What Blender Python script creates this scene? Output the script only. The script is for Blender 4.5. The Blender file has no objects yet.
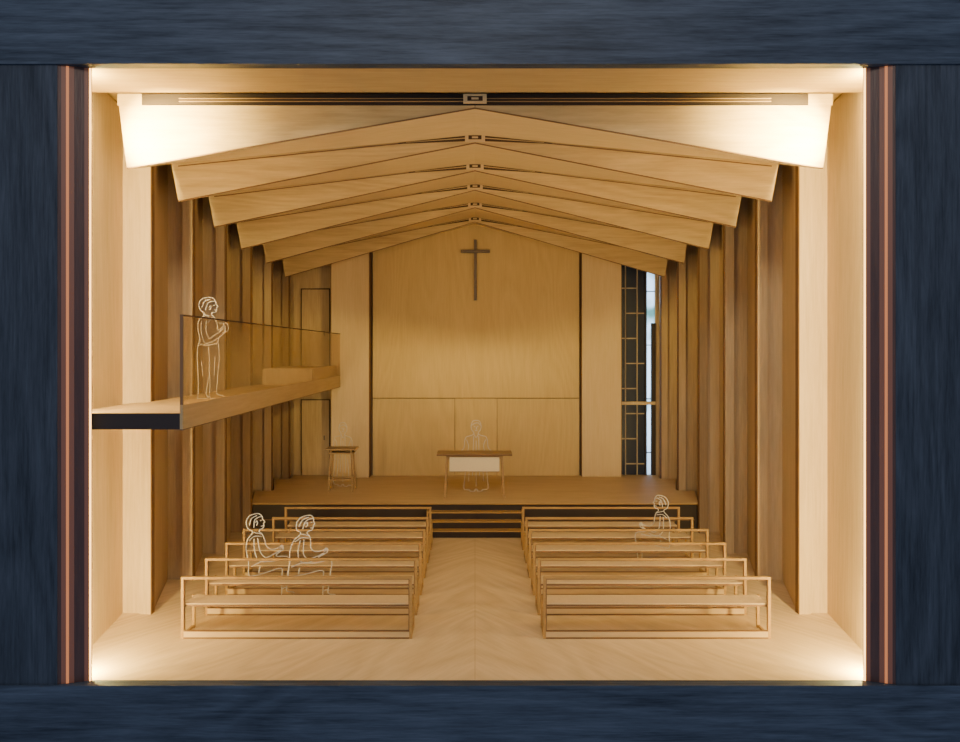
import bpy, bmesh, math, random
from mathutils import Vector, Matrix
random.seed(4)
scene = bpy.context.scene
EYE = 3.3

# ------------------------------------------------------------ materials
def wood(name, c_light, c_dark, axis='Z', rough=0.55, fine=34.0, contrast=0.5, bands=0.0, bump=0.08, spec=0.3, chevron=0.0):
    m = bpy.data.materials.new(name); m.use_nodes = True
    nt = m.node_tree; N = nt.nodes; L = nt.links
    bs = N['Principled BSDF']; bs.inputs['Roughness'].default_value = rough
    try: bs.inputs['Specular IOR Level'].default_value = spec
    except Exception: pass
    tc = N.new('ShaderNodeTexCoord'); src = tc.outputs['Object']
    if chevron:
        sp = N.new('ShaderNodeSeparateXYZ'); L.new(src, sp.inputs[0])
        ab = N.new('ShaderNodeMath'); ab.operation = 'ABSOLUTE'; L.new(sp.outputs[0], ab.inputs[0])
        cb = N.new('ShaderNodeCombineXYZ'); L.new(ab.outputs[0], cb.inputs[0]); L.new(sp.outputs[1], cb.inputs[1]); L.new(sp.outputs[2], cb.inputs[2])
        rt = N.new('ShaderNodeMapping'); rt.inputs['Rotation'].default_value = (0, 0, chevron); L.new(cb.outputs[0], rt.inputs['Vector'])
        src = rt.outputs[0]
    def noise(scale_across, scale_along, detail, rgh=0.6, dist=0.0):
        mp = N.new('ShaderNodeMapping')
        s = [scale_across]*3; s['XYZ'.index(axis)] = scale_along
        mp.inputs['Scale'].default_value = s
        L.new(src, mp.inputs['Vector'])
        n = N.new('ShaderNodeTexNoise'); n.inputs['Scale'].default_value = 1.0
        n.inputs['Detail'].default_value = detail; n.inputs['Roughness'].default_value = rgh
        n.inputs['Distortion'].default_value = dist
        L.new(mp.outputs[0], n.inputs['Vector']); return n
    n1 = noise(fine, 1.6, 5, 0.65)
    n2 = noise(2.6, 0.35, 4, 0.5, 0.8)
    n3 = noise(fine*2.2, 7.0, 2, 0.5)
    mix = N.new('ShaderNodeMath'); mix.operation = 'MULTIPLY_ADD'
    L.new(n1.outputs['Fac'], mix.inputs[0]); mix.inputs[1].default_value = 0.55
    sc2 = N.new('ShaderNodeMath'); sc2.operation = 'MULTIPLY'; L.new(n2.outputs['Fac'], sc2.inputs[0]); sc2.inputs[1].default_value = 0.3
    L.new(sc2.outputs[0], mix.inputs[2])
    add = N.new('ShaderNodeMath'); add.operation = 'MULTIPLY_ADD'
    L.new(n3.outputs['Fac'], add.inputs[0]); add.inputs[1].default_value = 0.15
    L.new(mix.outputs[0], add.inputs[2])
    last = add
    if bands > 0:
        n4 = noise(0.9, 0.16, 2, 0.4, 0.4)
        mu = N.new('ShaderNodeMath'); mu.operation = 'MULTIPLY'; mu.inputs[1].default_value = 34.0
        L.new(n4.outputs['Fac'], mu.inputs[0])
        fr = N.new('ShaderNodeMath'); fr.operation = 'PINGPONG'; fr.inputs[1].default_value = 1.0
        L.new(mu.outputs[0], fr.inputs[0])
        sb = N.new('ShaderNodeMath'); sb.operation = 'SUBTRACT'; sb.inputs[1].default_value = 0.5
        L.new(fr.outputs[0], sb.inputs[0])
        a2 = N.new('ShaderNodeMath'); a2.operation = 'MULTIPLY_ADD'; a2.inputs[1].default_value = bands
        L.new(sb.outputs[0], a2.inputs[0]); L.new(last.outputs[0], a2.inputs[2]); last = a2
    cr = N.new('ShaderNodeValToRGB')
    cr.color_ramp.elements[0].position = 0.5 - contrast*0.32
    cr.color_ramp.elements[1].position = 0.5 + contrast*0.32
    cr.color_ramp.elements[0].color = (*c_dark, 1); cr.color_ramp.elements[1].color = (*c_light, 1)
    L.new(last.outputs[0], cr.inputs[0]); L.new(cr.outputs[0], bs.inputs['Base Color'])
    bp = N.new('ShaderNodeBump'); bp.inputs['Strength'].default_value = bump; bp.inputs['Distance'].default_value = 0.02
    L.new(n1.outputs['Fac'], bp.inputs['Height']); L.new(bp.outputs[0], bs.inputs['Normal'])
    return m

def plain(name, col, rough=0.5, metal=0.0, emit=None, estr=0.0):
    m = bpy.data.materials.new(name); m.use_nodes = True
    nt = m.node_tree; b = nt.nodes['Principled BSDF']
    n = nt.nodes.new('ShaderNodeTexNoise'); n.inputs['Scale'].default_value = 30
    cr = nt.nodes.new('ShaderNodeValToRGB')
    cr.color_ramp.elements[0].color = (col[0]*.85, col[1]*.85, col[2]*.85, 1)
    cr.color_ramp.elements[1].color = (min(1, col[0]*1.12), min(1, col[1]*1.12), min(1, col[2]*1.12), 1)
    nt.links.new(n.outputs['Fac'], cr.inputs[0]); nt.links.new(cr.outputs[0], b.inputs['Base Color'])
    b.inputs['Roughness'].default_value = rough; b.inputs['Metallic'].default_value = metal
    if emit:
        b.inputs['Emission Color'].default_value = (*emit, 1); b.inputs['Emission Strength'].default_value = estr
    return m

def acrylic(name, tint=(1, 1, 1), gloss=0.09, fres=0.3):
    m = bpy.data.materials.new(name); m.use_nodes = True
    nt = m.node_tree; N = nt.nodes; L = nt.links; N.remove(N['Principled BSDF'])
    out = N['Material Output']
    t = N.new('ShaderNodeBsdfTransparent'); t.inputs[0].default_value = (*tint, 1)
    g = N.new('ShaderNodeBsdfGlossy'); g.inputs['Roughness'].default_value = 0.05
    lw = N.new('ShaderNodeLayerWeight'); lw.inputs[0].default_value = 0.25
    mu = N.new('ShaderNodeMath'); mu.operation = 'MULTIPLY_ADD'; mu.inputs[1].default_value = fres; mu.inputs[2].default_value = gloss*0.4
    L.new(lw.outputs['Fresnel'], mu.inputs[0])
    mx = N.new('ShaderNodeMixShader'); L.new(mu.outputs[0], mx.inputs[0]); L.new(t.outputs[0], mx.inputs[1]); L.new(g.outputs[0], mx.inputs[2])
    L.new(mx.outputs[0], out.inputs['Surface']); return m

def etched(name, fac=0.5):
    m = bpy.data.materials.new(name); m.use_nodes = True
    nt = m.node_tree; N = nt.nodes; L = nt.links; b = N['Principled BSDF']
    b.inputs['Base Color'].default_value = (0.93, 0.90, 0.82, 1); b.inputs['Roughness'].default_value = 0.6
    t = N.new('ShaderNodeBsdfTransparent'); mx = N.new('ShaderNodeMixShader'); mx.inputs[0].default_value = fac
    L.new(t.outputs[0], mx.inputs[1]); L.new(b.outputs[0], mx.inputs[2]); L.new(mx.outputs[0], N['Material Output'].inputs['Surface'])
    return m

w_floor = wood('floor_veneer', (0.68, 0.52, 0.30), (0.52, 0.38, 0.20), 'Y', 0.5, 20, 0.65, 0.2, chevron=math.radians(-38))  # chevron grain painted in for the diagonal shading along the aisle
w_deck = wood('platform_veneer', (0.60, 0.43, 0.225), (0.46, 0.32, 0.155), 'X', 0.5, 22, 0.65, 0.1)
w_back = wood('back_veneer', (0.62, 0.445, 0.195), (0.49, 0.34, 0.135), 'Z', 0.5, 40, 0.7, 0.12)
w_pier = wood('pier_veneer', (0.69, 0.52, 0.29), (0.57, 0.41, 0.21), 'Z', 0.5, 36, 0.6)
w_v1 = wood('wall_veneer_light', (0.67, 0.51, 0.29), (0.51, 0.37, 0.195), 'Z', 0.55, 38, 0.5, 0.06)
w_v2 = wood('wall_veneer_mid', (0.57, 0.415, 0.225), (0.41, 0.29, 0.145), 'Z', 0.55, 40, 0.5, 0.05)
w_v3 = wood('wall_veneer_brown', (0.46, 0.325, 0.175), (0.32, 0.22, 0.11), 'Z', 0.55, 40, 0.5)
w_beam = wood('beam_veneer', (0.65, 0.47, 0.225), (0.44, 0.305, 0.13), 'X', 0.5, 28, 0.6, 0.14)
w_soffit = wood('soffit_veneer', (0.72, 0.55, 0.30), (0.57, 0.41, 0.20), 'X', 0.5, 26, 0.6)
w_ceil = wood('ceiling_veneer', (0.48, 0.345, 0.16), (0.33, 0.225, 0.095), 'X', 0.5, 24, 0.6)
w_pew = wood('pew_veneer', (0.46, 0.285, 0.10), (0.28, 0.155, 0.05), 'X', 0.5, 30, 0.8)
w_table = wood('table_veneer', (0.42, 0.27, 0.12), (0.26, 0.15, 0.06), 'X', 0.5, 30, 0.8)
w_fascia = wood('fascia_veneer', (0.48, 0.33, 0.165), (0.32, 0.21, 0.09), 'Y', 0.5, 30, 0.8)
w_frameH = wood('blue_stained_wood_h', (0.072, 0.092, 0.130), (0.016, 0.022, 0.035), 'X', 0.55, 30, 0.6, 0.10, 0.4, 0.2)
w_frameV = wood('blue_stained_wood_v', (0.058, 0.070, 0.094), (0.013, 0.017, 0.025), 'Z', 0.55, 30, 0.6, 0.10, 0.4, 0.2)
w_slip = wood('dark_slip_wood', (0.10, 0.050, 0.042), (0.035, 0.020, 0.022), 'Z', 0.4, 26, 0.9, 0.0, 0.2)
burnt_shade = plain('burnt_edge_and_gap_shade', (0.06, 0.028, 0.012), 0.7)
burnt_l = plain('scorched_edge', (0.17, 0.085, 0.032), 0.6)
black = plain('black_acrylic_and_gap_shade', (0.018, 0.008, 0.005), 0.6)
cloth = plain('altar_cloth', (0.70, 0.60, 0.42), 0.7)
brass = plain('dull_metal', (0.18, 0.14, 0.10), 0.4, 0.6)
navy = plain('navy_window_glass', (0.012, 0.022, 0.055), 0.2)
mull = plain('pale_mullion', (0.42, 0.34, 0.22), 0.5)
clear = acrylic('clear_acrylic', gloss=0.02, fres=0.15)
smoke = acrylic('smoked_acrylic', (0.95, 0.90, 0.83), 0.05)
etch = etched('etched_acrylic_line', .58)
led = plain('led_diffuser', (1, .8, .5), 0.5, 0, (1.0, 0.68, 0.28), 12)
leak = plain('painted_leak', (0.10, .03, .02), 0.5, 0, (1.0, 0.34, 0.12), 0.62)  # leaking light painted as emission; these strips are no lamps
leakw = plain('painted_leak_wide', (0.08, .035, .03), 0.5, 0, (1.0, 0.36, 0.18), 0.07)
leak2 = plain('painted_leak_gold', (0.4, .2, .08), 0.5, 0, (1.0, 0.50, 0.14), 6.0)

# ------------------------------------------------------------ mesh helper
class MB:
    def __init__(s): s.v = []; s.f = []; s.m = []; s.mats = []
    def mi(s, m):
        if m not in s.mats: s.mats.append(m)
        return s.mats.index(m)
    def hexa(s, p, mat):
        b = len(s.v); s.v += [tuple(q) for q in p]
        for f in ((0,3,2,1),(4,5,6,7),(0,1,5,4),(1,2,6,5),(2,3,7,6),(3,0,4,7)):
            s.f.append(tuple(b+i for i in f)); s.m.append(s.mi(mat))
    def box(s, x0, x1, y0, y1, z0, z1, mat):
        s.hexa([(x0,y0,z0),(x1,y0,z0),(x1,y1,z0),(x0,y1,z0),(x0,y0,z1),(x1,y0,z1),(x1,y1,z1),(x0,y1,z1)], mat)
    def _prism(s, lo, hi, mat, edge=None):
        n = len(lo); b = len(s.v); s.v += lo + hi
        s.f.append(tuple(b+i for i in range(n))); s.m.append(s.mi(mat))
        s.f.append(tuple(b+n+i for i in reversed(range(n)))); s.m.append(s.mi(mat))
        for i in range(n):
            j = (i+1) % n
            s.f.append((b+i, b+n+i, b+n+j, b+j)); s.m.append(s.mi(edge or mat))
    def xz(s, poly, y0, y1, mat, edge=None):
        s._prism([(x, y0, z) for x, z in poly], [(x, y1, z) for x, z in poly], mat, edge)
    def xy(s, poly, z0, z1, mat, edge=None):
        s._prism([(x, y, z0) for x, y in poly], [(x, y, z1) for x, y in poly], mat, edge)
    def quad(s, p, mat, t=(0, 0, 0.03)):
        q = [Vector(a) for a in p]; t = Vector(t)
        s.hexa([tuple(a) for a in q] + [tuple(a+t) for a in q], mat)
    def obj(s, name, parent=None, loc=(0,0,0), bevel=0.0):
        me = bpy.data.meshes.new(name); me.from_pydata(s.v, [], s.f)
        for m in s.mats: me.materials.append(m)
        for p, i in zip(me.polygons, s.m): p.material_index = i
        bm = bmesh.new(); bm.from_mesh(me); bmesh.ops.recalc_face_normals(bm, faces=bm.faces); bm.to_mesh(me); bm.free()
        o = bpy.data.objects.new(name, me); scene.collection.objects.link(o); o.location = loc
        if parent: o.parent = parent
        if bevel:
            md = o.modifiers.new('bevel', 'BEVEL'); md.width = bevel; md.segments = 2; md.limit_method = 'ANGLE'
        return o
def empty(name, loc=(0,0,0), rz=0.0):
    e = bpy.data.objects.new(name, None); scene.collection.objects.link(e); e.location = loc
    e.rotation_euler[2] = rz; e.empty_display_size = 0.2; return e

# ------------------------------------------------------------ room shell
b = MB(); b.box(-4.55, 4.55, 7.3, 16.5, -0.08, 0, w_floor)
b.box(-.002, .002, 7.31, 12.7, 0, 0.0015, w_table)
b.obj('floor')

CZ = EYE+2.83
b = MB()
b.box(-4.55, 4.55, 7.3, 8.02, CZ, CZ+.05, w_ceil)
b.box(-4.55, 4.55, 7.3, 16.5, CZ+.22, CZ+.28, w_ceil)
b.obj('ceiling')

fins = [9.16, 10.5, 11.85, 13.2, 14.55, 15.9]
def plan(sgn, first):
    pts = [(first, 7.32), (4.42, 9.16)]
    for i, d in enumerate(fins):
        pts.append((4.05, d))
        pts.append((4.42, fins[i+1]) if i+1 < len(fins) else (4.10, 16.28))
    return [(sgn*x, y) for x, y in pts]
def pleated(name, sgn):
    b = MB(); pts = plan(sgn, 4.15); H = CZ+.2
    seq = [w_v1, w_v1, w_v2, w_v1, w_v3, w_v2, w_v2, w_v1, w_v3, w_v2, w_v2, w_v1, w_v2] if sgn > 0 else \
          [w_v1, w_v1, w_v3, w_v2, w_v3, w_v1, w_v2, w_v3, w_v3, w_v1, w_v2, w_v2, w_v3]
    for i in range(len(pts)-1):
        (x0, y0), (x1, y1) = pts[i], pts[i+1]
        fin = i % 2 == 1
        t = (0, 0.035) if fin else (sgn*0.035, 0)
        P = [(x0, y0), (x1, y1), (x1+t[0], y1+t[1]), (x0+t[0], y0+t[1])]
        b.hexa([(x, y, 0.0) for x, y in P] + [(x, y, H) for x, y in P], seq[i])
        if fin:
            b.box(min(x1, x1-sgn*.012), max(x1, x1-sgn*.012), y1-.05, y1+.04, 0, H, burnt_l)
            xm = sgn*4.19
            b.box(min(xm, x1), max(xm, x1), y1-.045, y1-.001, 0, H, w_v1 if i < 6 else seq[(i*3) % 13])
            b.box(min(xm, xm+sgn*.012), max(xm, xm+sgn*.012), y1-.012, y1-.001, 0, H, burnt_l)
    b.obj(name)
pleated('wall_left', -1); pleated('wall_right', 1)

BW = 16.3
b = MB()
b.box(-4.55, 3.24, BW, BW+.08, 0, CZ+.2, w_v2)
b.box(4.02, 4.55, BW, BW+.08, 0, CZ+.2, w_v1)
b.box(3.24, 4.02, BW, BW+.08, 5.35, CZ+.2, w_v2)
b.box(3.24, 4.02, BW, BW+.08, 0, .51, w_v2)
b.obj('wall_back')
SZ = .51; S1 = SZ+.003
b = MB()
b.box(-2.29, 2.33, BW-.02, BW-.001, S1, CZ, burnt_shade)
seamz = EYE-1.07
b.box(-2.27, 2.31, BW-.10, BW-.02, seamz+.008, CZ, w_back)
for x0, x1 in ((-2.27, -.453), (-.445, .487), (.495, 2.31)):
    b.box(x0, x1, BW-.10 + (0.03 if x0 == -.445 else 0), BW-.02, S1, seamz-.008, w_back)
b.obj('altar_wall_panelling')
for x0, x1, dp in ((-3.14, -2.32, .35), (2.36, 3.22, .22)):
    b = MB(); b.box(x0, x1, BW-dp, BW-.001, S1, CZ, w_pier)
    b.box(x0-.012, x0, BW-dp, BW-.001, S1, CZ, burnt_l); b.box(x1, x1+.012, BW-dp, BW-.001, S1, CZ, burnt_l)
    b.obj('wall_pier')

def door(name, x0, x1, z0, z1):
    b = MB(); y = BW-.001
    b.box(x0, x1, y-.03, y, z0, z1, w_v2)
    for a, c, d, e in ((x0-.02, x0, z0, z1+.02), (x1, x1+.02, z0, z1+.02), (x0, x1, z1, z1+.02)):
        b.box(a, c, y-.04, y, d, e, burnt_shade)
    b.box(x1-.12, x1-.09, y-.06, y-.03, (z0+z1)/2-.05, (z0+z1)/2+.05, brass)
    b.obj(name)
door('door_1', -3.86, -3.25, EYE-.62, EYE+1.35)
door('door_2', -3.86, -3.25, S1, EYE-1.12)

def frosted():
    m = bpy.data.materials.new('frosted_glass'); m.use_nodes = True
    nt = m.node_tree; N = nt.nodes; L = nt.links; N.remove(N['Principled BSDF'])
    t = N.new('ShaderNodeBsdfTranslucent')
    tc = N.new('ShaderNodeTexCoord'); n = N.new('ShaderNodeTexNoise'); n.inputs['Scale'].default_value = 1.6
    L.new(tc.outputs['Object'], n.inputs['Vector'])
    cr = N.new('ShaderNodeValToRGB'); cr.color_ramp.elements[0].color = (.30, .45, .42, 1); cr.color_ramp.elements[0].position = .3
    cr.color_ramp.elements[1].color = (.80, .90, 1, 1); cr.color_ramp.elements[1].position = .45
    L.new(n.outputs['Fac'], cr.inputs[0]); L.new(cr.outputs[0], t.inputs[0])
    L.new(t.outputs[0], N['Material Output'].inputs['Surface']); return m
W = empty('window_1')
b = MB(); b.box(3.245, 3.82, BW+.02, BW+.05, SZ, 5.34, navy); b.obj('dark_glass', W)
b = MB(); b.box(3.82, 4.02, BW+.03, BW+.05, SZ, 5.34, frosted()); b.obj('bright_glass', W)
b = MB()
for x in (3.36, 3.62): b.box(x-.010, x+.010, BW-.01, BW+.02, SZ, 5.34, mull)
b.box(3.79, 3.83, BW-.03, BW+.03, SZ, 5.34, black)
b.box(3.93, 4.03, BW-.03, BW+.03, SZ, 3.9, black)
for k in range(9):
    z = SZ+.25+k*.56
    b.box(3.245 if k % 2 else 3.36, 3.62 if k % 2 else 3.78, BW-.01, BW+.02, z-.012, z+.012, mull)
for k in range(4):
    z = SZ+.5+k*1.2
    b.box(3.83, 4.02, BW, BW+.03, z-.010, z+.010, black)
b.box(3.245, 4.02, BW-.05, BW+.02, EYE-1.22, EYE-1.15, w_v1)
b.obj('mullions', W)

# ------------------------------------------------------------ roof beams (folded plates)
Ds = [8.15, 9.52, 11.0, 12.34, 13.86, 15.4]
Xo = [3.885, 3.87, 3.93, 3.95, 3.96, 4.0]
Zb = [2.03, 1.94, 1.853, 1.707, 1.65, 1.54]
ZR = 2.70
for i, (D, xo, zb) in enumerate(zip(Ds, Xo, Zb)):
    b = MB()
    top_e = 2.73 if i == 0 else zb+.50
    top_r = 2.73 if i == 0 else 2.815
    for s in (-1, 1):
        poly = [(0.004*s, EYE+ZR), (s*xo, EYE+zb), (s*(xo+.09), EYE+top_e), (0.004*s, EYE+top_r)]
        b.xz(poly, D, D+.05, w_beam, w_soffit)
        b.hexa([(0, D-.004, EYE+ZR-.006), (s*xo, D-.004, EYE+zb-.006), (s*xo, D+.012, EYE+zb-.006), (0, D+.012, EYE+ZR-.006),
                (0, D-.004, EYE+ZR+.006), (s*xo, D-.004, EYE+zb+.008), (s*xo, D+.012, EYE+zb+.008), (0, D+.012, EYE+ZR+.006)], burnt_l)
        if i < 5: D2, x2, z2, zr2 = Ds[i+1]-.02, Xo[i+1]+.08, Zb[i+1]+.48, 2.80
        else: D2, x2, z2, zr2 = BW-.11, 4.05, 1.75, 2.80
        b.quad([(0, D+.05, EYE+ZR), (s*xo, D+.05, EYE+zb), (s*x2, D2, EYE+z2), (0, D2, EYE+zr2)], w_soffit, (0, 0, .02))
        if i > 0:
            zt = lambda X: 2.80 + (zb+.47-2.80)*X/xo
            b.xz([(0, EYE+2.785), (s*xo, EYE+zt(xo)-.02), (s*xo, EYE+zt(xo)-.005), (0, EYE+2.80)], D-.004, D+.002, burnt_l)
            b.xz([(s*.12, EYE+2.722), (s*1.0, EYE+zt(1.0)-.012), (s*1.0, EYE+zt(1.0)), (s*.12, EYE+2.795)], D-.006, D+.002, burnt_shade)  # dark wedge painted in for the shade of the ridge gap
            b.xz([(s*.12, EYE+2.756), (s*.9, EYE+zt(.9)-.008), (s*.9, EYE+zt(.9)-.002), (s*.12, EYE+2.768)], D-.012, D-.004, w_beam)
    if i == 0:
        b.box(-3.72, 3.72, D-.005, D+.04, EYE+2.735, EYE+2.86, black)  # black strip put in for the shaded gap above the first beam
        b.box(-3.3, 3.3, D-.02, D-.005, EYE+2.768, EYE+2.775, w_table)
        b.box(-3.3, 3.3, D-.02, D-.005, EYE+2.80, EYE+2.806, w_table)
        for s in (-1, 1): b.box(min(s*3.72, s*3.99), max(s*3.72, s*3.99), D-.005, D+.04, EYE+2.73, EYE+2.86, w_beam)
    zc = 2.795 if i == 0 else 2.762
    y0 = D-.045
    for (a, c, d, e) in ((-.13, .13, .028, .05), (-.13, .13, -.05, -.028), (-.13, -.085, -.028, .028), (.085, .13, -.028, .028)):
        b.box(a, c, y0, y0+.03, EYE+zc+d, EYE+zc+e, w_pier)
    b.box(-.085, .085, y0+.01, y0+.025, EYE+zc-.028, EYE+zc+.028, burnt_shade)
    b.box(-.04, .04, y0, y0+.012, EYE+zc-.01, EYE+zc+.01, w_pier)
    b.obj('roof_beam')

# ------------------------------------------------------------ platform with steps
b = MB(); SF = 13.3
half = [(4.06, SF), (4.36, 14.48), (4.02, 14.48), (4.02, 14.62), (4.36, 15.83), (4.02, 15.83), (4.02, 15.96), (4.05, BW-.002)]
poly = half + [(-x, y) for x, y in reversed(half)]
b.xy(poly, .002, SZ-.02, black)
poly2 = [(x, y if y > SF else SF-.03) for x, y in poly]
b.xy(poly2, SZ-.02, SZ+.001, w_deck, w_pew)
for k in range(3):
    zt = SZ*(3-k)/4
    y0 = SF-.16*(k+1)
    b.box(-.84, .84, y0, SF, 0.002, zt-.02, black)
    b.box(-.86, .86, y0-.015, SF, zt-.02, zt, w_pew)
    for s in (-1, 1): b.box(min(s*.84, s*.87), max(s*.84, s*.87), y0, SF, 0.002, zt+.02, w_pew)
for s in (-1, 1):
    b.box(min(s*.9, s*4.0), max(s*.9, s*4.0), SF-.012, SF, .2, .212, burnt_l)
b.obj('altar_platform')

# ------------------------------------------------------------ pews
def pew(x0, x1, D):
    e = empty('church_pew', ((x0+x1)/2, D, 0)); w = (x1-x0)/2
    t = .032
    b = MB()
    for s in (-1, 1):
        a, c = sorted((s*w, s*(w-t)))
        b.box(a, c, 0, .03, 0, .70, w_pew)
        b.box(a, c, .33, .36, 0, .392, w_pew)
        b.box(a, c, .03, .33, .345, .362, w_pew)
        b.box(a, c, .03, .33, .015, .04, w_pew)
        a2, c2 = sorted((s*(w-t), s*(w-t-.008)))
        b.box(a2, c2, -.002, .03, .1, .68, burnt_l)
    b.obj('end_frames', e, bevel=.005)
    b = MB()
    b.box(-w, w, -.002, .032, .682, .708, w_pew)
    b.box(-w+.03, w-.03, -.003, .0, .676, .683, burnt_l)
    b.obj('top_rail', e, bevel=.008)
    b = MB(); b.box(-w+t, w-t, .03, .33, .372, .395, w_pier)
    b.box(-w+t, w-t, .024, .03, .362, .384, burnt_l); b.obj('seat', e)
    b = MB(); b.box(-w+t, w-t, .0, .02, .02, .090, w_deck)
    b.box(-w+t, w-t, -.003, .021, .084, .096, burnt_l); b.box(-w+t, w-t, -.003, .021, .002, .02, burnt_l)
    b.obj('bottom_rail', e)
for k in range(6):
    D = 8.336+.74*k
    pew(-3.36 if k < 4 else -3.14, -.72, D)
    pew(.78, 3.38, D)

# ------------------------------------------------------------ altar table, lectern, cross
e = empty('altar_table', (-.01, 13.95, SZ+.001))
b = MB(); b.box(-.71, .71, -.25, .25, .805, .836, w_table); b.box(-.71, .71, -.256, -.25, .80, .83, burnt_l); b.obj('top', e, bevel=.006)
b = MB()
def legset(b, px, py, h, q, mat):
    for sx in (-1, 1):
        for sy in (-1, 1):
            xa, xb = sx*px, sx*(px+.04); ya, yb = sy*py, sy*(py+.04)
            b.hexa([(xb-q, yb-q, 0), (xb+q, yb-q, 0), (xb+q, yb+q, 0), (xb-q, yb+q, 0), (xa-q, ya-q, h), (xa+q, ya-q, h), (xa+q, ya+q, h), (xa-q, ya+q, h)], mat)
legset(b, .52, .17, .80, .018, w_table)
b.box(-.52, .52, -.17, -.14, .73, .80, w_table); b.box(-.52, .52, .14, .17, .73, .80, w_table)
b.obj('legs', e)
b = MB(); b.box(-.47, .47, -.20, -.185, .50, .77, cloth); b.box(-.47, .47, -.203, -.185, .49, .50, burnt_l); b.obj('front_panel', e)

e = empty('lectern', (-2.64, 14.5, SZ+.001))
b = MB(); b.box(-.30, .30, -.2, .2, .82, .85, w_table); b.box(-.24, .24, -.16, .16, .74, .77, w_table); b.obj('top', e, bevel=.005)
b = MB(); legset(b, .20, .12, .81, .015, w_table)
b.box(-.23, .23, -.14, -.12, .22, .25, w_table); b.box(-.23, .23, .12, .14, .22, .25, w_table)
b.obj('legs', e)

b = MB(); y = BW-.17
b.box(-.022, .038, y, y+.069, EYE+1.10, EYE+2.44, brass)
b.box(-.31, .33, y-.005, y+.065, EYE+2.15, EYE+2.215, brass)
b.obj('wall_cross', bevel=.006)

# ------------------------------------------------------------ balcony
BX = -2.97
e = empty('balcony')
b = MB(); b.box(-4.02, BX, 8.9, BW-.36, EYE-.79, EYE-.64, w_deck)
b.box(-4.14, BX, 7.36, 8.9, EYE-.79, EYE-.64, w_deck)
b.box(-4.14, BX, 7.345, 7.36, EYE-.80, EYE-.638, black); b.obj('deck', e)
b = MB(); b.box(BX, BX+.03, 7.345, BW-.36, EYE-.80, EYE-.555, w_fascia)
b.box(BX-.002, BX+.032, 7.345, BW-.36, EYE-.806, EYE-.80, burnt_shade); b.obj('fascia', e)
b = MB(); b.box(BX+.004, BX+.026, 7.36, BW-.37, EYE-.553, EYE+.345, smoke); b.obj('glass_railing', e)
b = MB(); b.box(BX+.0, BX+.03, 7.36, BW-.37, EYE+.345, EYE+.358, burnt_shade)
b.box(BX+.0, BX+.03, 7.348, 7.36, EYE-.553, EYE+.358, burnt_l)
b.obj('handrail', e)
b = MB(); b.box(-3.9, BX-.02, 13.4, 15.8, EYE-.638, EYE-.34, w_v2); b.obj('low_cabinet', e)

# ------------------------------------------------------------ acrylic figures
def catmull(pts, n=5, closed=True):
    out = []; m = len(pts)
    rng = range(m) if closed else range(m-1)
    for i in rng:
        if closed: p0, p1, p2, p3 = pts[i-1], pts[i], pts[(i+1) % m], pts[(i+2) % m]
        else: p0, p1, p2, p3 = pts[max(i-1, 0)], pts[i], pts[i+1], pts[min(i+2, m-1)]
        for k in range(n):
            t = k/n
            out.append(tuple(0.5*((2*p1[a]) + (-p0[a]+p2[a])*t + (2*p0[a]-5*p1[a]+4*p2[a]-p3[a])*t*t + (-p0[a]+3*p1[a]-3*p2[a]+p3[a])*t**3) for a in (0, 1)))
    if not closed: out.append(pts[-1])
    return out
def figure(loc, rz, outline, strokes, sc=1.0, wire=.0055, warp=None):
    e = empty('person_figurine', loc, rz)
    T = .022
    wf = warp or (lambda p: p)
    f = lambda pts: [tuple(c*sc for c in wf(p)) for p in pts]
    o2 = catmull(f(outline), 4)
    b = MB(); b.xz(o2, -T/2, T/2, clear, clear)
    b.obj('acrylic_body', e)
    cu = bpy.data.curves.new('engraving', 'CURVE'); cu.dimensions = '3D'; cu.bevel_depth = wire; cu.bevel_resolution = 1
    def add(pts, closed):
        sp = cu.splines.new('POLY'); sp.points.add(len(pts)-1)
        for p, (x, z) in zip(sp.points, pts): p.co = (x, -T/2, z, 1)
        sp.use_cyclic_u = closed
    add(o2, True)
    for s in strokes: add(catmull(f(s), 4, False), False)
    cu.materials.append(etch)
    o = bpy.data.objects.new('engraving', cu); scene.collection.objects.link(o); o.parent = e
    return e
seated = [(0,1.17),(.07,1.165),(.112,1.12),(.118,1.08),(.145,1.045),(.122,1.03),(.127,1.0),(.105,.968),(.062,.962),(.055,.93),(.09,.90),(.12,.82),(.135,.74),(.21,.675),(.32,.68),(.36,.70),(.385,.68),(.38,.64),(.33,.62),(.27,.60),(.30,.575),(.42,.55),(.475,.49),(.455,.38),(.43,.2),(.42,.09),(.52,.05),(.535,.008),(.35,.008),(.345,.1),(.345,.3),(.335,.41),(.1,.404),(-.1,.404),(-.145,.45),(-.135,.6),(-.155,.75),(-.12,.87),(-.05,.93),(-.05,.965),(-.10,1.0),(-.12,1.08),(-.08,1.15)]
seat_str = [[(.02,.86),(.03,.74),(.05,.66),(.12,.60),(.24,.61),(.34,.64)], [(-.03,.86),(-.04,.72),(.0,.60),(.10,.545),(.22,.57)],
            [(-.1,.53),(.05,.56),(.2,.53),(.36,.53)], [(.08,1.07),(.10,1.075)], [(.085,1.0),(.12,1.0)], [(.01,1.06),(.03,1.08),(.04,1.05),(.02,1.02)],
            [(-.02,1.0),(0,1.09),(.06,1.12),(.11,1.12)], [(-.08,1.04),(-.04,1.12),(.04,1.145)], [(-.04,.945),(.03,.92),(.08,.90)], [(-.10,.85),(-.02,.89),(.08,.87)], [(.35,.13),(.40,.14),(.44,.12)], [(.0,.42),(.02,.5)], [(.33,.66),(.375,.665)], [(.34,.68),(.38,.685)]]
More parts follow.
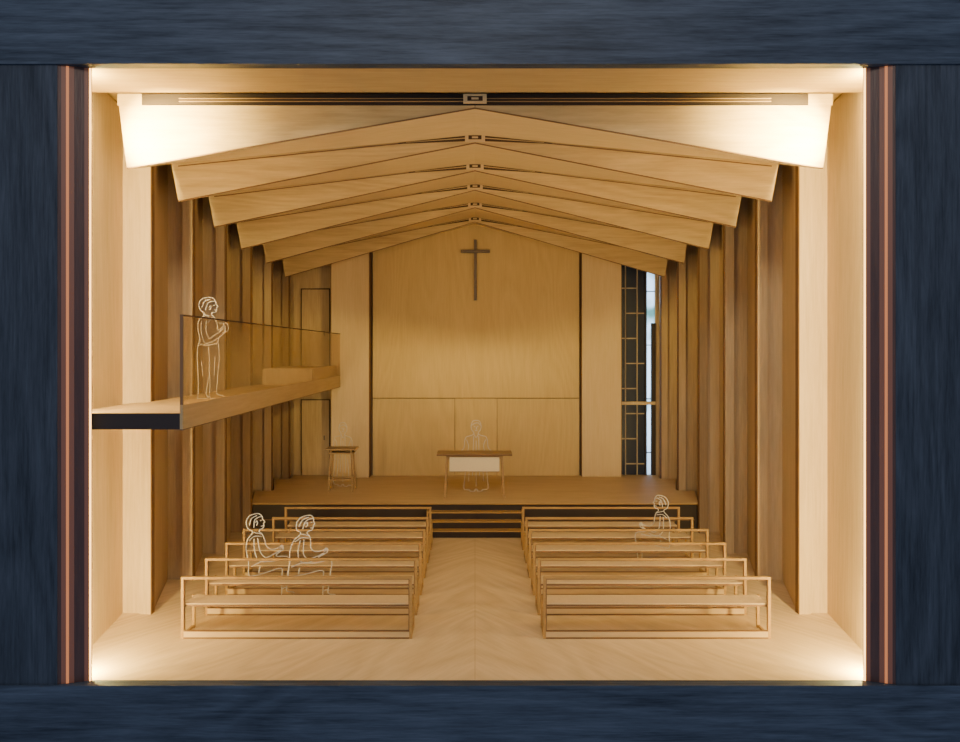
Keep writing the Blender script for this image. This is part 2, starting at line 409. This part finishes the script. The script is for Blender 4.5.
stand = [(0,1.33),(.06,1.325),(.10,1.28),(.105,1.245),(.13,1.21),(.11,1.195),(.113,1.165),(.09,1.135),(.055,1.13),(.05,1.10),(.09,1.06),(.12,.97),(.13,.90),(.16,.915),(.20,.96),(.225,.95),(.215,.88),(.18,.835),(.14,.80),(.13,.74),(.14,.66),(.145,.5),(.13,.35),(.12,.2),(.115,.07),(.20,.035),(.205,.004),(.03,.004),(.025,.07),(.03,.25),(.02,.30),(-.01,.15),(-.02,.06),(-.0,.03),(-.01,.004),(-.12,.004),(-.12,.06),(-.12,.25),(-.13,.45),(-.13,.65),(-.10,.78),(-.125,.93),(-.11,1.03),(-.05,1.09),(-.05,1.13),(-.095,1.17),(-.11,1.25),(-.07,1.31)]
stand_str = [[(-.02,1.02),(-.02,.88),(.02,.79),(.08,.83),(.15,.88),(.20,.92)], [(-.08,1.02),(-.08,.86),(-.03,.73),(.06,.75),(.13,.80)], [(.15,.99),(.24,.99),(.26,.90),(.18,.86)], [(.20,.99),(.22,.87)],
             [(-.11,.72),(0,.70),(.13,.73)], [(.01,.68),(.02,.5),(.02,.3)], [(.0,1.0),(.06,1.07)], [(.02,1.2),(.035,1.22),(.04,1.19),(.02,1.17)], [(-.03,1.16),(.0,1.25),(.06,1.28),(.10,1.275)], [(-.07,1.2),(-.04,1.28),(.03,1.305)], [(.07,1.225),(.09,1.23)], [(.08,1.165),(.11,1.168)], [(-.05,1.11),(.02,1.08)],
             [(-.08,.5),(-.06,.3)], [(.09,.55),(.08,.3)]]
def mirror(h): return h + [(-x, z) for x, z in reversed(h) if x > 0.001]
front = mirror([(0,1.40),(.06,1.385),(.092,1.33),(.10,1.27),(.085,1.21),(.05,1.165),(.048,1.13),(.10,1.10),(.19,1.075),(.225,1.0),(.24,.86),(.30,.80),(.32,.76),(.29,.735),(.21,.76),(.18,.72),(.20,.5),(.23,.2),(.235,.05),(.13,.03),(.12,.004),(.03,.004),(.02,.04)])
front_str = [[(-.19,1.02),(-.15,.9),(-.17,.78)], [(.19,1.02),(.15,.9),(.17,.78)], [(-.05,1.14),(0,1.06),(.05,1.14)], [(-.05,1.09),(-.06,.7),(-.07,.3)], [(.05,1.09),(.06,.7),(.07,.3)],
             [(-.085,1.30),(-.03,1.34),(.04,1.345),(.085,1.30)], [(-.045,1.275),(-.02,1.275)], [(.02,1.275),(.045,1.275)], [(0,1.27),(.012,1.235),(-.005,1.232)], [(-.025,1.205),(0,1.20),(.025,1.205)], [(-.12,.6),(-.15,.2)], [(.12,.6),(.15,.2)], [(0,1.0),(0,.1)]]
lean = lambda p: (p[0] + max(0, p[1]-.5)*.16, p[1])
leanb = lambda p: (p[0] - max(0, p[1]-.5)*.10, p[1]*1.02 if p[1] > .6 else p[1])
figure((-2.80, 9.207+.22, 0.0), math.radians(48), seated, seat_str, 1.0, .0065, warp=leanb)
figure((-2.28, 9.207+.20, 0.0), math.radians(36), seated, seat_str, 0.985, .0065, warp=lean)
figure((2.74, 10.556+.20, 0.0), math.radians(132), seated, seat_str, 0.985)
figure((-3.52, 9.62, EYE-.639), math.radians(8), stand, stand_str, 1.0, .0055)
figure((.02, 14.42, SZ+.002), math.radians(6), front, front_str, 1.0, .0065)
figure((-2.70, 14.95, SZ+.002), math.radians(-20), front, front_str, .93, .0055)

# ------------------------------------------------------------ display box: frame + outer casing
FT, FB = 7.2, 7.3
XL, XR = -3.83, 3.88
b = MB()
b.box(-7.5, 7.5, FT-.02, FB, EYE+2.815, EYE+4.6, w_frameH)
b.box(-7.5, 7.5, FT-.02, FB, -1.6, -.002, w_frameH)
b.box(-7.5, -4.12, FT, FB, -.002, EYE+2.815, w_frameV)
b.box(4.15, 7.5, FT, FB, -.002, EYE+2.815, w_frameV)
for s, xi, xo in ((-1, XL, -4.12), (1, XR, 4.15)):
    P = [(xi, FB-.012), (xo, FT+.004), (xo, FB), (xi, FB)]
    b.hexa([(x, y, 0) for x, y in P] + [(x, y, EYE+2.815) for x, y in P], w_slip)
    for t, mm, wd, off in ((.03, leak2, .008, .004), (.12, leakw, .025, .002), (.70, leak, .012, .006), (.70, leakw, .03, .004), (.70, leakw, .055, .002)):  # layered emissive strips paint a soft light leak onto the slip
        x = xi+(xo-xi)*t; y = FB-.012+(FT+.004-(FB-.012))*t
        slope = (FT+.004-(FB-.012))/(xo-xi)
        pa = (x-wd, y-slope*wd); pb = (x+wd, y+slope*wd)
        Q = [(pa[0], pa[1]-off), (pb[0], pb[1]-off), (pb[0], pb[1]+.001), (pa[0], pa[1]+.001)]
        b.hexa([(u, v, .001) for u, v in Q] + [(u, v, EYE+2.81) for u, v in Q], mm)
b.box(-4.75, -4.6, FB, 16.5, -.2, 6.6, w_frameV); b.box(4.6, 4.75, FB, 16.5, -.2, 6.6, w_frameV)
b.box(-4.75, 4.75, FB, 16.5, 6.45, 6.6, w_frameH); b.box(-4.75, 4.75, FB, 16.5, -.2, -.09, w_frameH)
b.obj('display_box_frame')
for s, x in ((-1, -4.02), (1, 4.05)):
    b = MB(); b.box(x-.03, x+.03, FB+.001, FB+.02, .1, 6.0, led); b.obj('led_strip')

# ------------------------------------------------------------ lights
def aim(o, loc, target):
    o.location = loc
    d = Vector(target)-Vector(loc); o.rotation_euler = d.to_track_quat('-Z', 'Y').to_euler()
def area(name, loc, target, sx, sy, power, col):
    l = bpy.data.lights.new(name, 'AREA'); l.shape = 'RECTANGLE'; l.size = sx; l.size_y = sy; l.energy = power; l.color = col
    o = bpy.data.objects.new(name, l); scene.collection.objects.link(o); aim(o, loc, target); return o
WARM = (1.0, 0.73, 0.29)
HOT = (1.0, 0.76, 0.24)
for s in (-1, 1):
    area('led_light_side', (s*4.0, 7.36, 3.06), (s*3.4, 9.5, 3.06), .07, 5.8, 190, WARM)
    l = bpy.data.lights.new('beam_boost_spot', 'SPOT'); l.energy = 2400; l.spot_size = math.radians(72); l.spot_blend = 1.0; l.shadow_soft_size = .04; l.color = HOT  # added spot that brightens the outer end of the first beam
    o = bpy.data.objects.new('beam_boost_spot', l); scene.collection.objects.link(o); aim(o, (s*3.98, 7.40, 5.55), (s*3.50, 8.15, 5.68))
    for z, y, en in ((5.98, 7.4, 110), (.14, 7.42, 130)):
        l = bpy.data.lights.new('led_corner', 'POINT'); l.energy = en; l.shadow_soft_size = .05; l.color = HOT
        o = bpy.data.objects.new('led_corner', l); scene.collection.objects.link(o); o.location = (s*4.02, y, z)
area('fill_light', (0, -1.5, 9.5), (0, 13, 2.6), 3.5, 2.0, 520, (1.0, 0.88, 0.68))  # added fill above and behind the camera to brighten the interior
area('daylight_window', (3.95, 17.6, 3.2), (3.9, 16.3, 3.2), 1.0, 5.0, 160, (0.75, 0.88, 1.0))

w = bpy.data.worlds.new('World'); scene.world = w; w.use_nodes = True
bg = w.node_tree.nodes['Background']; bg.inputs[0].default_value = (0.52, 0.66, 0.95, 1); bg.inputs[1].default_value = 0.5

# ------------------------------------------------------------ camera
cd = bpy.data.cameras.new('camera'); cam = bpy.data.objects.new('camera', cd); scene.collection.objects.link(cam)
cam.location = (0, 0, EYE); cam.rotation_euler = (math.pi/2, 0, 0)
cd.sensor_width = 36; cd.lens = 730/960*36; cd.shift_x = 5/960; cd.shift_y = -21/960
scene.camera = cam
